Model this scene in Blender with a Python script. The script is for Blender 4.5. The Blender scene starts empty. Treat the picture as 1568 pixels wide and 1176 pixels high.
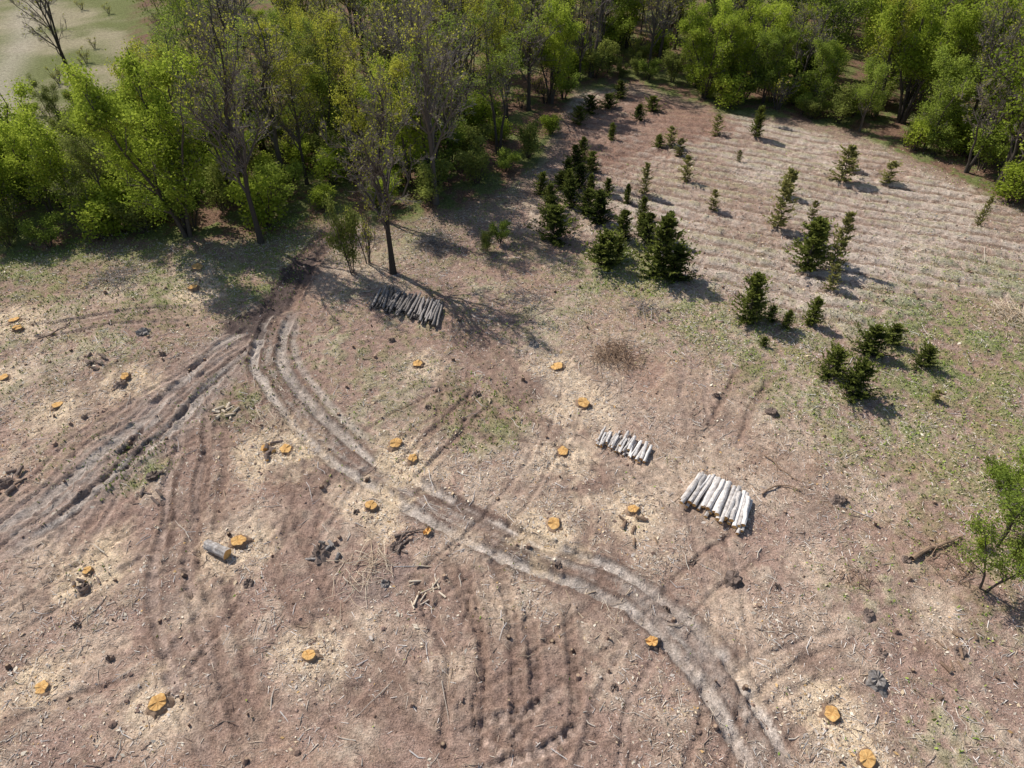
import bpy, math, numpy as np
from mathutils import Vector
rng = np.random.default_rng(7)
sc = bpy.context.scene
COL = sc.collection

# ------------------------------------------------------------ survey helper
# drone camera 30 m above ground, pitched 42 deg down. g(u,v) = metres on
# the ground plane of a point measured in the photo.
H, PITCH, F, CX, CY = 30.0, math.radians(42), 1048.0, 784.0, 588.0
def g(u, v):
    a = PITCH; s = (CY - v) / F; r = (u - CX) / F
    dy = math.cos(a) + s * math.sin(a); dz = -math.sin(a) + s * math.cos(a)
    t = H / -dz
    return (r * t, dy * t)
def top_h(u, v, vt):
    x, y = g(u, v)
    return H - y * math.tan(PITCH - math.atan((CY - vt) / F))

# ------------------------------------------------------------ numpy noise
def hsh(xi, yi, seed):
    h = (xi * 374761393 + yi * 668265263 + seed * 1274126177) & 0xffffffff
    h = ((h ^ (h >> 13)) * 1274126177) & 0xffffffff
    return ((h ^ (h >> 16)) & 0xffff) / 65535.0
def vnoise(x, y, seed=0):
    x = np.asarray(x, float); y = np.asarray(y, float)
    xf = np.floor(x); yf = np.floor(y); xi = xf.astype(np.int64); yi = yf.astype(np.int64)
    fx = x - xf; fy = y - yf
    fx = fx * fx * (3 - 2 * fx); fy = fy * fy * (3 - 2 * fy)
    a = hsh(xi, yi, seed); b = hsh(xi + 1, yi, seed); c = hsh(xi, yi + 1, seed); d = hsh(xi + 1, yi + 1, seed)
    return (a * (1 - fx) + b * fx) * (1 - fy) + (c * (1 - fx) + d * fx) * fy
def fbm(x, y, o=4, seed=0):
    s = 0; a = 1; t = 0
    for i in range(o):
        s = s + a * vnoise(x * 2 ** i + 17.3 * i, y * 2 ** i + 9.1 * i, seed + i); t += a; a *= .55
    return s / t
def sst(e0, e1, x):
    t = np.clip((x - e0) / (e1 - e0), 0, 1); return t * t * (3 - 2 * t)
def smooth_line(pts, n=4):
    P = np.array(pts, float)
    if len(P) < 3: return P
    P = np.vstack([2 * P[0] - P[1], P, 2 * P[-1] - P[-2]]); out = []
    for i in range(1, len(P) - 2):
        for k in range(n):
            t = k / n
            out.append(.5 * ((2 * P[i]) + (-P[i-1] + P[i+1]) * t + (2*P[i-1] - 5*P[i] + 4*P[i+1] - P[i+2]) * t*t + (-P[i-1] + 3*P[i] - 3*P[i+1] + P[i+2]) * t**3))
    out.append(P[-2]); return np.array(out)
def polydist(x, y, P):
    best = np.full(x.shape, 1e9); sg = np.zeros(x.shape); al = np.zeros(x.shape); L = 0
    for i in range(len(P) - 1):
        ax, ay = P[i]; bx, by = P[i+1]; dx, dy = bx-ax, by-ay; l = math.hypot(dx, dy) + 1e-9
        t = np.clip(((x-ax)*dx + (y-ay)*dy) / l**2, 0, 1)
        ex = x - (ax + t*dx); ey = y - (ay + t*dy); d = np.hypot(ex, ey); m = d < best
        best = np.where(m, d, best); sg = np.where(m, np.sign(dx*ey - dy*ex), sg); al = np.where(m, L + t*l, al); L += l
    return best, best * sg, al, L
def polysd(x, y, P):
    P = np.array(P); Q = np.vstack([P, P[:1]]); d = polydist(x, y, Q)[0]
    ins = np.zeros(x.shape, bool)
    for i in range(len(P)):
        ax, ay = Q[i]; bx, by = Q[i+1]
        c = ((ay > y) != (by > y)) & (x < (bx-ax) * (y-ay) / ((by-ay) if by != ay else 1e-9) + ax)
        ins ^= c
    return np.where(ins, d, -d)

# ------------------------------------------------------------ mesh helpers
def make_mesh(name, V, groups, mats, tint=None, col=None, smooth=False):
    me = bpy.data.meshes.new(name); V = np.ascontiguousarray(V, dtype=np.float32)
    me.vertices.add(len(V)); me.vertices.foreach_set('co', V.ravel())
    vi = np.concatenate([f.ravel() for f, m in groups]).astype(np.int32)
    me.loops.add(len(vi)); me.loops.foreach_set('vertex_index', vi)
    tot = np.concatenate([np.full(len(f), f.shape[1]) for f, m in groups]).astype(np.int32)
    st = np.concatenate([[0], np.cumsum(tot)[:-1]]).astype(np.int32)
    mi = np.concatenate([np.full(len(f), m) for f, m in groups]).astype(np.int32)
    me.polygons.add(len(tot)); me.polygons.foreach_set('loop_start', st)
    me.polygons.foreach_set('material_index', mi)
    me.polygons.foreach_set('use_smooth', np.full(len(tot), bool(smooth)))
    for m in mats: me.materials.append(m)
    if tint is not None:
        a = me.attributes.new('tint', 'FLOAT', 'POINT'); a.data.foreach_set('value', np.asarray(tint, np.float32))
    if col is not None:
        a = me.attributes.new('col', 'FLOAT_COLOR', 'POINT')
        c = np.ones((len(V), 4), np.float32); c[:, :col.shape[1]] = col; a.data.foreach_set('color', c.ravel())
    me.update(calc_edges=True)
    return me
def add_obj(name, me, loc=(0, 0, 0), rot=0.0, s=1.0, parent=None):
    o = bpy.data.objects.new(name, me); o.location = loc; o.rotation_euler = (0, 0, rot)
    o.scale = (s, s, s) if not hasattr(s, '__len__') else s
    COL.objects.link(o)
    if parent: o.parent = parent
    return o
def norm(a): return a / (np.linalg.norm(a, axis=-1, keepdims=True) + 1e-9)
def tubes(P, R, n):
    B, k, _ = P.shape
    D = norm(P[:, -1] - P[:, 0]); ref = np.where(np.abs(D[:, 2:3]) < .9, np.array([[0, 0, 1.]]), np.array([[1., 0, 0]]))
    U = norm(np.cross(D, ref)); W = np.cross(D, U)
    a = np.arange(n) / n * 2 * np.pi
    ring = U[:, None, None] * np.cos(a)[None, None, :, None] + W[:, None, None] * np.sin(a)[None, None, :, None]
    V = P[:, :, None] + ring * R[:, :, None, None]
    idx = np.arange(B * k * n).reshape(B, k, n); j = np.roll(idx, -1, axis=2)
    Fq = np.stack([idx[:, :-1], j[:, :-1], j[:, 1:], idx[:, 1:]], -1).reshape(-1, 4)
    return V.reshape(-1, 3), Fq
def quads(C, U, W):
    V = np.stack([C-U-W*.6, C+U*.2-W, C+U+W*.5, C-U*.3+W], 1).reshape(-1, 3)
    return V, np.arange(len(V)).reshape(-1, 4)
class Acc:
    def __init__(s): s.V = []; s.G = []; s.T = []; s.C = []; s.n = 0
    def add(s, V, Fs, m=0, t=None, c=None):
        s.V.append(V); s.T.append(np.full(len(V), .5) if t is None else np.broadcast_to(t, (len(V),)))
        s.C.append(np.full((len(V), 3), .3) if c is None else np.broadcast_to(c, (len(V), 3)))
        if not isinstance(Fs, list): Fs = [(Fs, m)]
        for f, mm in Fs: s.G.append((f + s.n, mm))
        s.n += len(V)
    def mesh(s, name, mats, smooth=False, usecol=False):
        return make_mesh(name, np.vstack(s.V), s.G, mats, np.concatenate(s.T), np.vstack(s.C) if usecol else None, smooth)

# ------------------------------------------------------------ materials
def new_mat(name):
    m = bpy.data.materials.new(name); m.use_nodes = True; nt = m.node_tree
    for n in list(nt.nodes): nt.nodes.remove(n)
    out = nt.nodes.new('ShaderNodeOutputMaterial'); return m, nt, out
def N(nt, t, **kw):
    n = nt.nodes.new(t)
    for k, v in kw.items(): setattr(n, k, v)
    return n
def mixc(nt, fac, a, b, bt='MIX'):
    n = nt.nodes.new('ShaderNodeMix'); n.data_type = 'RGBA'; n.blend_type = bt
    for sck, v in ((n.inputs[0], fac), (n.inputs[6], a), (n.inputs[7], b)):
        if hasattr(v, 'links'): nt.links.new(v, sck)
        elif isinstance(v, (tuple, list)): sck.default_value = (*v[:3], 1)
        else: sck.default_value = v
    return n.outputs[2]
def mth(nt, op, a, b=0.0, c=0.0, clamp=False):
    n = nt.nodes.new('ShaderNodeMath'); n.operation = op; n.use_clamp = clamp
    for i, v in enumerate((a, b, c)):
        if hasattr(v, 'links'): nt.links.new(v, n.inputs[i])
        else: n.inputs[i].default_value = v
    return n.outputs[0]
def maprange(nt, v, a, b, c, d):
    n = nt.nodes.new('ShaderNodeMapRange'); nt.links.new(v, n.inputs[0])
    for i, q in enumerate((a, b, c, d)): n.inputs[i+1].default_value = q
    return n.outputs[0]
def noise(nt, scale, detail=4, rough=.6, vec=None):
    n = N(nt, 'ShaderNodeTexNoise'); n.inputs['Scale'].default_value = scale
    n.inputs['Detail'].default_value = detail; n.inputs['Roughness'].default_value = rough
    if vec is not None: nt.links.new(vec, n.inputs['Vector'])
    return n.outputs['Fac']
def principled(nt, out, color, rough=.9, normal=None, spec=.2):
    p = N(nt, 'ShaderNodeBsdfPrincipled')
    if hasattr(color, 'links'): nt.links.new(color, p.inputs['Base Color'])
    else: p.inputs['Base Color'].default_value = (*color, 1)
    p.inputs['Roughness'].default_value = rough; p.inputs['Specular IOR Level'].default_value = spec
    if normal is not None: nt.links.new(normal, p.inputs['Normal'])
    nt.links.new(p.outputs[0], out.inputs[0]); return p
def diffuse(nt, out, color, normal=None):
    d = N(nt, 'ShaderNodeBsdfDiffuse'); nt.links.new(color, d.inputs['Color'])
    if normal is not None: nt.links.new(normal, d.inputs['Normal'])
    nt.links.new(d.outputs[0], out.inputs[0])
def bump(nt, h, strength, dist):
    b = N(nt, 'ShaderNodeBump'); b.inputs['Strength'].default_value = strength; b.inputs['Distance'].default_value = dist
    nt.links.new(h, b.inputs['Height']); return b.outputs[0]
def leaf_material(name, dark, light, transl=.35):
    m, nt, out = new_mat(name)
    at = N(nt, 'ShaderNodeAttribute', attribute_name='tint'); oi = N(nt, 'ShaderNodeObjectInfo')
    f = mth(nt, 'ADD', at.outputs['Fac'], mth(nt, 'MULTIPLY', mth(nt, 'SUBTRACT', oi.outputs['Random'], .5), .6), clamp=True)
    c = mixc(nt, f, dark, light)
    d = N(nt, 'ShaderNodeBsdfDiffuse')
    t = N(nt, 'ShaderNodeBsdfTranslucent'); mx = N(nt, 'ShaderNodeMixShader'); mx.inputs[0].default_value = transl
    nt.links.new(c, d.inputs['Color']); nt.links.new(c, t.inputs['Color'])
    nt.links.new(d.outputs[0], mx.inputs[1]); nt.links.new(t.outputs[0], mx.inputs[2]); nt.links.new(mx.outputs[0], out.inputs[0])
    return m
def bark_material(name, a, b):
    m, nt, out = new_mat(name)
    at = N(nt, 'ShaderNodeAttribute', attribute_name='tint'); oi = N(nt, 'ShaderNodeObjectInfo')
    f = mth(nt, 'ADD', mth(nt, 'MULTIPLY', at.outputs['Fac'], .9), mth(nt, 'MULTIPLY', mth(nt, 'SUBTRACT', oi.outputs['Random'], .5), .25), clamp=True)
    diffuse(nt, out, mixc(nt, f, a, b)); return m
M_bark = bark_material('bark_grey', (.06, .05, .042), (.35, .30, .265))
M_barkd = bark_material('bark_dark', (.06, .048, .04), (.24, .19, .16))
M_leafB = leaf_material('leaves_bright', (.18, .25, .028), (.49, .57, .08), .47)
M_leafY = leaf_material('leaves_yellowgreen', (.29, .31, .04), (.58, .57, .09), .47)
M_leafD = leaf_material('leaves_dull', (.11, .14, .035), (.33, .365, .09), .42)
M_leafG = leaf_material('leaves_shrub', (.11, .165, .03), (.37, .45, .08), .42)
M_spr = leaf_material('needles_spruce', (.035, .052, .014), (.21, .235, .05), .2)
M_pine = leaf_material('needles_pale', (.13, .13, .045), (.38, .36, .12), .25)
def tint_mat(name, a, b, rough=.9, sc_=8):
    m, nt, out = new_mat(name); tc = N(nt, 'ShaderNodeTexCoord'); n = noise(nt, sc_, 3, .7, tc.outputs['Object'])
    at = N(nt, 'ShaderNodeAttribute', attribute_name='tint')
    f = mth(nt, 'ADD', maprange(nt, n, .3, .7, -.4, .4), at.outputs['Fac'], clamp=True)
    principled(nt, out, mixc(nt, f, a, b), rough, bump(nt, n, .4, .02)); return m
M_cut = tint_mat('cut_wood_orange', (.46, .23, .07), (.76, .48, .19))
M_cutpale = tint_mat('cut_wood_pale', (.45, .33, .21), (.76, .64, .49))
M_logpale = tint_mat('log_bark_pale', (.28, .24, .21), (.80, .75, .70), .8, 5)
M_loggrey = tint_mat('log_bark_grey', (.07, .06, .052), (.38, .34, .31), .85)
M_stumpbark = tint_mat('stump_bark', (.14, .09, .065), (.38, .26, .17))
M_darkwood = tint_mat('weathered_wood', (.055, .04, .034), (.28, .21, .17))
def col_mat(name):
    m, nt, out = new_mat(name); at = N(nt, 'ShaderNodeAttribute', attribute_name='col')
    diffuse(nt, out, at.outputs['Color']); return m
M_debris = col_mat('wood_debris'); M_grass = col_mat('grass_blades')

# ------------------------------------------------------------ ground layout
EDGE = [(-700, 52)] + [g(*p) for p in [(0, 395), (100, 380), (200, 372), (290, 365), (400, 366), (470, 350), (520, 330), (580, 345), (640, 330), (700, 320), (770, 290), (820, 250), (850, 190), (880, 135), (980, 130), (1100, 168), (1200, 182), (1300, 198), (1380, 234), (1450, 264), (1568, 320)]] + [(60, 56), (700, 56)]
EDGE = sorted(EDGE); EX = np.array([e[0] for e in EDGE]); EY = np.array([e[1] for e in EDGE])
def edge_y(x): return np.interp(x, EX, EY)
def is_field(x, y): return (y > 72) & (x < -43 - (y - 72) * .36)

def outer(start, step, end, gr):
    o = []; p = start
    while abs(step) < 90:
        step *= gr; p += step; o.append(p)
    return o
S = .11
xm = np.arange(-48, 48 + S/2, S); xp = outer(xm[-1], S, 900, 1.05)
xs = np.sort(np.array([-q for q in xp] + list(xm) + xp))
ym = np.arange(8.5, 74 + S/2, S); yp = outer(ym[-1], S, 1200, 1.035); yn = outer(8.5, -S, -200, 1.09)
ys = np.array(yn[::-1] + list(ym) + yp)
X, Y = np.meshgrid(xs, ys); X1 = X.ravel(); Y1 = Y.ravel(); NV = X1.size
near = (1-sst(48, 60, np.abs(X1))) * (1-sst(74, 95, Y1))

mauve = np.array([.355, .240, .188]); tan = np.array([.46, .345, .255]); grey = np.array([.45, .385, .33]); dirt = np.array([.235, .158, .122])
nA = fbm(X1*.10, Y1*.10, 4, 1); nB = fbm(X1*.45, Y1*.45, 4, 11); nC = fbm(X1*1.8, Y1*1.8, 4, 21); nD = fbm(X1*3.7, Y1*3.7, 2, 31)
def lerp(a, b, t): return a * (1 - t[:, None]) + b * t[:, None]
def tile(c): return np.tile(np.array(c, float), (NV, 1))
f = sst(.42, .62, .3*nA + .35*nB + .35*nC)
col = lerp(tile(mauve), tile(tan), f)
pt = sst(.52, .68, .45*nB + .55*nC); col = lerp(col, tile([.60, .48, .37]), pt*.55)
dk = sst(.50, .64, .5*fbm(X1*.3+50, Y1*.3, 4, 41)+.5*nC); col = lerp(col, tile(dirt), dk*.7)
rd = sst(.52, .66, fbm(X1*.2+80, Y1*.2, 4, 43)*.7+.3*nC); col = lerp(col, tile([.36, .215, .145]), rd*.32)
Z = (fbm(X1*.08, Y1*.08, 3, 51)-.5)*.5 + ((nB-.5)*.22 + (nC-.5)*.16 + (nD-.5)*.09)*near
chip = np.full(NV, .66) + (nA-.5)*1.2 - rd*.2

def blob(u, v, r, squash=1.0, seed=0, soft=.35):
    x, y = g(u, v); d = np.hypot(X1-x, (Y1-y)/squash) / r
    d = d + (nC-.5)*.7 + (nB-.5)*.9
    return 1 - sst(1-soft, 1+soft, d)
green = np.zeros(NV)
GR = [(430,372,3.2,1.3),(455,350,3,1.3),(395,430,4,.9),(130,410,8,.7),(240,440,7,.7),(40,430,7,.65),(60,520,6,.45),(200,500,6,.5),(590,560,9,.4),(520,520,6,.4),(740,632,3.6,.85),(560,620,5,.35),(820,440,9,.45),(720,400,8,.45),(960,400,3,1.5),(975,425,3,1.4),(910,420,4,.8),(1070,490,3.2,.95),(1040,500,5,.4),(1200,545,5.5,.8),(1250,600,5.5,.6),(1330,620,6.5,.8),(1390,590,6,.8),(1450,520,8,.85),(1500,600,8,.9),(1540,680,7,.85),(1390,700,6,.4),(1440,780,6,.35),(1320,890,3,.35),(1500,760,7,.55),(380,590,3.5,.6),(210,710,2.4,.9),(120,690,3,.4),(360,620,3,.45),(1460,1130,2.5,.4),(1540,450,7,.6),(1480,440,6,.5),(1100,470,5,.45),(870,470,6,.35),(1000,470,6,.3),(300,480,5,.45),(25,600,4,.35),(560,470,4,.45),(1560,560,8,.9),(1550,900,5,.35),(480,560,3,.35)]
for u, v, r, k in GR: green = np.maximum(green, blob(u, v, r) * k)
green = np.maximum(green, sst(.58, .72, fbm(X1*.16+30, Y1*.16, 4, 141))*.15)
brk = sst(.43, .60, .45*nC + .35*nD + .2*nB + (green-.5)*.17)
gm = np.clip(green * brk * .9, 0, 1)
gcol = lerp(tile([.31, .29, .13]), tile([.17, .24, .06]), sst(.35, .65, nB))
REG = [g(*p) for p in [(850,170),(930,130),(1100,172),(1200,190),(1370,235),(1568,325),(1700,400),(1700,500),(1568,470),(1460,450),(1330,500),(1200,500),(1110,450),(1010,410),(940,350),(880,260)]]
sd = polysd(X1, Y1, REG) + (nB-.5)*5 + (nC-.5)*2
reg = sst(-1.6, 1.6, sd)
a0 = np.array(g(1050, 310)); a1 = np.array(g(1500, 392)); fd = (a1-a0)/np.linalg.norm(a1-a0); fn = np.array([-fd[1], fd[0]])
q = (X1*fn[0] + Y1*fn[1]) + (vnoise(X1*.12, Y1*.12, 77)-.5)*1.3 + (vnoise(X1*.7, Y1*.7, 78)-.5)*.45
ph = q / 1.75 * 2*np.pi; wv = .5 + .5*np.sin(ph)
pal = sst(.35, .6, fbm(X1*.09+9, Y1*.09, 3, 61) + .14*blob(1330, 260, 14))
rc = lerp(tile([.395, .275, .21]), tile([.59, .49, .405]), np.clip(pal*.6 + (nC-.5)*1.5 + (nD-.5)*.9 + .2, 0, 1))
ff = sst(.30, .52, .6*nB + .4*fbm(X1*.2+3, Y1*.2, 3, 72) + .06)
rc = lerp(rc, tile([.25, .17, .125]), sst(.58, .9, 1-wv) * ff * sst(.32, .55, nC+.06)*.9)  # furrow troughs darkened: thin row shadows painted into the soil colour
rc = lerp(rc, tile([.36, .32, .17]), sst(.4, .9, wv) * sst(.46, .60, .5*fbm(X1*.2, Y1*.2, 3, 71)+.5*nC) * .55)
redz = blob(870, 215, 8) + blob(1020, 175, 9)*.8
rc = lerp(rc, tile([.28, .165, .12]), np.clip(redz, 0, .8))
col = lerp(col, rc, reg)
Z = Z + reg * ((wv-.5)*.28 * ff * near)
chip *= (1 - reg*.3)
col = lerp(col, gcol, gm*.82)
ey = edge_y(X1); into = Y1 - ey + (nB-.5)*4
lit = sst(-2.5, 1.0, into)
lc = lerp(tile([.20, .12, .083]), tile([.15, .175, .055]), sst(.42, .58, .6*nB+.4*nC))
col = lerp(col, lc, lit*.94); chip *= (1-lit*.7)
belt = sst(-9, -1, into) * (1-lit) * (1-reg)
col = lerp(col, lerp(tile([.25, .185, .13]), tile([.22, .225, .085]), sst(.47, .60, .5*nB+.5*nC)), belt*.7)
fld = sst(69, 73, Y1 + (nB-.5)*3) * sst(-2, 2, (-43-(Y1-72)*.36) - X1 + (nB-.5)*4)
fn1 = fbm(X1*.11, Y1*.16, 5, 19)
fc = lerp(tile([.19, .20, .085]), tile([.36, .31, .20]), sst(.38, .60, .7*fn1+.3*nA))
d_, s_, a_, L_ = polydist(X1, Y1, smooth_line([(-100, 70), g(-60, 190), g(0, 120), g(35, 60), g(60, 0), (-80, 180)]))
fc = lerp(fc, tile([.46, .40, .31]), (np.exp(-(d_/2.4)**2)).clip(0, 1)*.7)
col = lerp(col, fc, np.clip(fld, 0, 1))
chip *= (1-np.clip(fld, 0, 1))

# tracks ----------------------------------------------------------------
def track(pts, gauge=.85, rw=.25, depth=.09, pale=.8, body=.4, wid=1.4, c=grey, world=False, rib=0.0, bc0=None, edge=.45, solid=0.0):
    P = smooth_line([p if world else g(*p) for p in pts])
    lo = P.min(0)-wid-2.5; hi = P.max(0)+wid+2.5
    I = np.where((X1 > lo[0]) & (X1 < hi[0]) & (Y1 > lo[1]) & (Y1 < hi[1]))[0]
    x = X1[I]; y = Y1[I]; wob = (vnoise(x*.4, y*.4, 5)-.5)*.4 + (vnoise(x*1.7, y*1.7, 6)-.5)*.12
    d, s, al, L = polydist(x, y, P); s = s + wob; d = np.abs(s)
    fade = sst(0, 2.5, al) * sst(0, 2.5, L-al); T_ = lambda q_: np.tile(np.array(q_, float), (len(I), 1))
    st = vnoise(s*7, al*.35, 91)*.45 + vnoise(s*15, al*.9, 92)*.3 + nC[I]*.25
    bod = (1-sst(wid*.75, wid*1.15, d + (nC[I]-.5)*.8)) * fade
    e = np.abs(d-gauge)/rw + (nD[I]-.5)*.5; rut = (1-sst(.75, 1.15, e)) * fade
    rut2 = np.exp(-((e-1.4)/.28)**2) * fade
    brokn = np.maximum(solid, sst(.26, .5, vnoise(al*.35, np.sign(s)*3+s*0, 93)*.6 + .4*nC[I] + .14))
    rb = (.5+.5*np.sign(np.sin(al*2*np.pi/.42 + s*2)))*rib
    cc = col[I]
    b0 = dirt*1.15 if bc0 is None else np.array(bc0)
    bc = lerp(T_(b0), T_(np.array(c)*.9), sst(.4, .75, st*.6+nC[I]*.4))
    cc = lerp(cc, bc, bod*body)
    rc_ = lerp(T_(np.array(c)*.76), T_(np.array(c)*1.2), sst(.3, .7, st*.7+nD[I]*.3))
    cc = lerp(cc, rc_*(1-.35*rb[:, None]), np.clip(rut*pale*brokn, 0, 1))
    cc = lerp(cc, T_(dirt*.68), np.clip(rut2*pale*edge, 0, 1)*sst(.33, .58, st))
    col[I] = cc
    Z[I] += -depth*rut*brokn + depth*.7*rut2*brokn + (st-.5)*.06*bod - rb*rut*.035
    chip[I] *= 1 - np.clip(rut*.9+bod*.4, 0, .95)
gd = dirt*1.15; pk = np.array([.39, .29, .235])
for i in range(52):
    x0 = rng.uniform(-34, 14); y0 = rng.uniform(7, 30); th = rng.choice([rng.normal(1.6, .3), rng.normal(2.4, .35), rng.normal(1.0, .3)]); cv = rng.normal(0, .09)
    pts = []
    for k in range(5):
        pts.append((x0, y0)); x0 += math.cos(th)*2.3; y0 += math.sin(th)*2.3; th += cv*1.3
    track(pts, gauge=rng.uniform(.7, .95), rw=rng.uniform(.11, .2), depth=rng.uniform(.03, .07), pale=rng.uniform(.3, .6), body=.12, c=rng.choice([0, 1]) * (gd-pk) + pk, world=True, rib=rng.choice([0, .8]), edge=.4)
track([(0,512),(100,500),(200,485),(330,478)], pale=.7, c=pk)
track([(700,490),(750,545),(810,605),(865,660),(895,720),(925,790),(905,870),(860,940)], pale=.5, body=.7, depth=.05, c=gd*1.1, wid=1.5, edge=.3)
track([(600,740),(650,690),(700,645),(755,585)], pale=.5, c=gd)
track([(725,820),(750,900),(765,980),(770,1080),(765,1200)], pale=.6, c=gd*1.1, body=.4, rib=1, rw=.3)
track([(640,830),(690,930),(720,1040),(700,1200)], pale=.4, c=gd, body=.25, rib=.8, edge=.3)
track([(420,760),(440,850),(500,950),(560,1040),(640,1110)], pale=.55, c=gd, body=.3, edge=.35)
track([(830,900),(850,1000),(850,1100),(800,1200)], pale=.45, c=gd, body=.3, rib=1, rw=.28, edge=.3)
track([(690,1180),(760,1130),(830,1110),(900,1060)], pale=.85, c=pk*1.25, body=.2, rib=1.4, rw=.25, solid=.7)
track([(700,1090),(760,1120),(830,1170)], pale=.85, c=pk*1.25, body=.1, rib=1.4, rw=.2, gauge=.5, solid=.7)
track([(300,610),(288,700),(275,780),(262,860),(272,960),(310,1060),(360,1190)], gauge=.8, pale=.8, body=.6, depth=.12, c=pk, edge=.8, solid=.5)
track([(320,640),(330,720),(318,800),(330,900),(350,1000),(400,1190)], gauge=.5, pale=.5, body=.3, depth=.08, c=gd, rib=.6)
track([(410,500),(360,535),(300,590),(240,650),(170,710),(90,775),(-40,865)], gauge=1.0, rw=.4, pale=.85, body=.9, wid=2.3, depth=.10, c=grey*1.0, bc0=pk*.92, edge=.65, solid=.5)
track([(390,510),(320,560),(250,600),(190,640),(120,680),(40,760),(-60,830)], gauge=.6, rw=.22, pale=.65, body=.2, wid=1.5, depth=.08, c=pk*1.1, edge=.5)
track([(400,520),(340,570),(280,620),(215,690),(140,760),(40,830)], gauge=.3, rw=.12, pale=.55, body=.05, wid=1.5, depth=.07, c=dirt, edge=.3)
track([(530,335),(495,375),(455,425),(425,480)], gauge=.7, rw=.4, pale=.5, body=.9, wid=1.4, depth=.10, c=dirt*1.1)
MAIN = [(436,470),(418,505),(408,545),(432,592),(470,645),(530,697),(610,742),(690,785),(770,825),(850,860),(935,897),(1005,932),(1060,985),(1115,1060),(1165,1150),(1190,1210)]
track(MAIN, gauge=.82, rw=.30, pale=1.0, body=.85, wid=1.45, depth=.16, c=grey*1.08, bc0=dirt*1.0, edge=1.0, solid=.8)
track([(940,880),(1000,925),(1060,975),(1090,1040),(1130,1120)], gauge=.3, rw=.3, pale=.4, body=.3, wid=1.3, depth=.03, c=grey*.95)
track([(445,480),(440,530),(470,590),(510,640),(570,690)], gauge=.4, rw=.25, pale=.6, body=.2, wid=.9, depth=.05, c=grey)
def mudline(pts, w, k, c=(.10, .075, .068), dz=.05):
    P = smooth_line([g(*p) for p in pts]); lo = P.min(0)-w*3-1; hi = P.max(0)+w*3+1
    I = np.where((X1 > lo[0]) & (X1 < hi[0]) & (Y1 > lo[1]) & (Y1 < hi[1]))[0]
    d = polydist(X1[I], Y1[I], P)[0]/w + (nC[I]-.5)*1.7 + (nB[I]-.5)*1.0
    mk = (1-sst(.6, 1.3, d))*k; col[I] = lerp(col[I], np.tile(np.array(c), (len(I), 1)), mk); Z[I] -= mk*dz; chip[I] *= 1-mk
mudline([(465,405),(440,435),(405,480),(375,493)], 1.2, .9)
mudline([(405,470),(395,510)], .8, .8); mudline([(395,505),(350,500)], .4, .6)
mudline([(218,655),(200,680),(185,695)], .22, .95, dz=.18); mudline([(228,675),(205,698),(190,720)], .15, .85, dz=.12)
mudline([(640,752),(700,775),(770,810),(830,845),(880,850)], .22, .75, c=(.17, .115, .09), dz=.07)
mudline([(700,765),(760,790),(840,835),(920,868)], .18, .75, c=(.18, .12, .095), dz=.07)
mudline([(780,835),(850,868)], .3, .85, c=(.13, .09, .072)); mudline([(268,720),(262,790),(255,860)], .2, .8, c=(.15, .10, .08))
mudline([(530,345),(500,380),(480,400)], .6, .5, c=(.14, .105, .09))
mudline([(860,560),(800,600)], .8, .3, c=(.18, .12, .1)); mudline([(440,790),(430,830)], .25, .5, c=(.16,.11,.09))
mudline([(600,880),(560,905)], 1.0, .5, c=(.24, .18, .16)); mudline([(450,990),(520,1040)], .9, .35, c=(.2, .15, .12))
mudline([(350,840),(345,930)], .2, .5, c=(.17, .12, .10)); mudline([(800,960),(820,1060)], .35, .4, c=(.19, .13, .11))

# stumps ------------------------------------------------------------------
STUMPS = [(303,411,.5),(297,443,.42),(22,490,.42),(28,505,.35),(5,578,.4),(640,558,.4),(853,560,.48),(893,619,.46),(606,679,.42),(862,690,.38),(632,702,.33),(407,685,.40),(438,687,.42),(89,622,.38),(568,774,.38),(848,803,.42),(366,829,.44),(969,781,.36),(474,1005,.36),(68,1056,.36),(245,1080,.44),(1272,1095,.38),(1325,1165,.42),(194,582,.33),(137,878,.26)]
OLD = [(220,512,.5,1),(187,592,.38,0),(380,893,.3,0),(730,601,.28,0),(817,527,.4,1),(1180,634,.45,0),(1283,768,.42,0),(1122,887,.5,0),(998,984,.36,2),(1342,1043,.5,1),(655,815,.33,2),(605,836,.33,0),(490,846,.46,0),(1328,943,.33,0),(130,903,.3,0),(235,730,.45,0),(1096,608,.24,0),(655,622,.24,0),(1470,998,.3,0),(10,742,.45,0),(1388,858,.25,0),(590,893,.28,1),(545,782,.2,0),(600,520,.28,0),(1350,1000,.24,0),(1190,900,.22,0),(855,866,.25,0),(120,960,.2,0),(1020,930,.22,0),(250,545,.25,0),(130,640,.22,0),(940,1055,.22,0),(1060,860,.2,0),(170,1010,.22,0)]
def sawdust(u, v, r, k=.85, c=(.72, .56, .38)):
    x, y = g(u, v); I = np.where((np.abs(X1-x) < r*2.6) & (np.abs(Y1-y) < r*2.6))[0]
    d = np.hypot(X1[I]-x, Y1[I]-y)/r + (nB[I]-.5)*1.6 + (nC[I]-.5)*1.8
    mk = (1-sst(.25, 1.5, d))*k*(.45+.8*nD[I]); col[I] = lerp(col[I], np.tile(np.array(c), (len(I), 1)), np.clip(mk, 0, 1)); chip[I] += mk*.4
for u, v, r in STUMPS: sawdust(u+rng.uniform(-6, 6), v+rng.uniform(-4, 8), 1.8*rng.uniform(.7, 1.2), .95)
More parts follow.
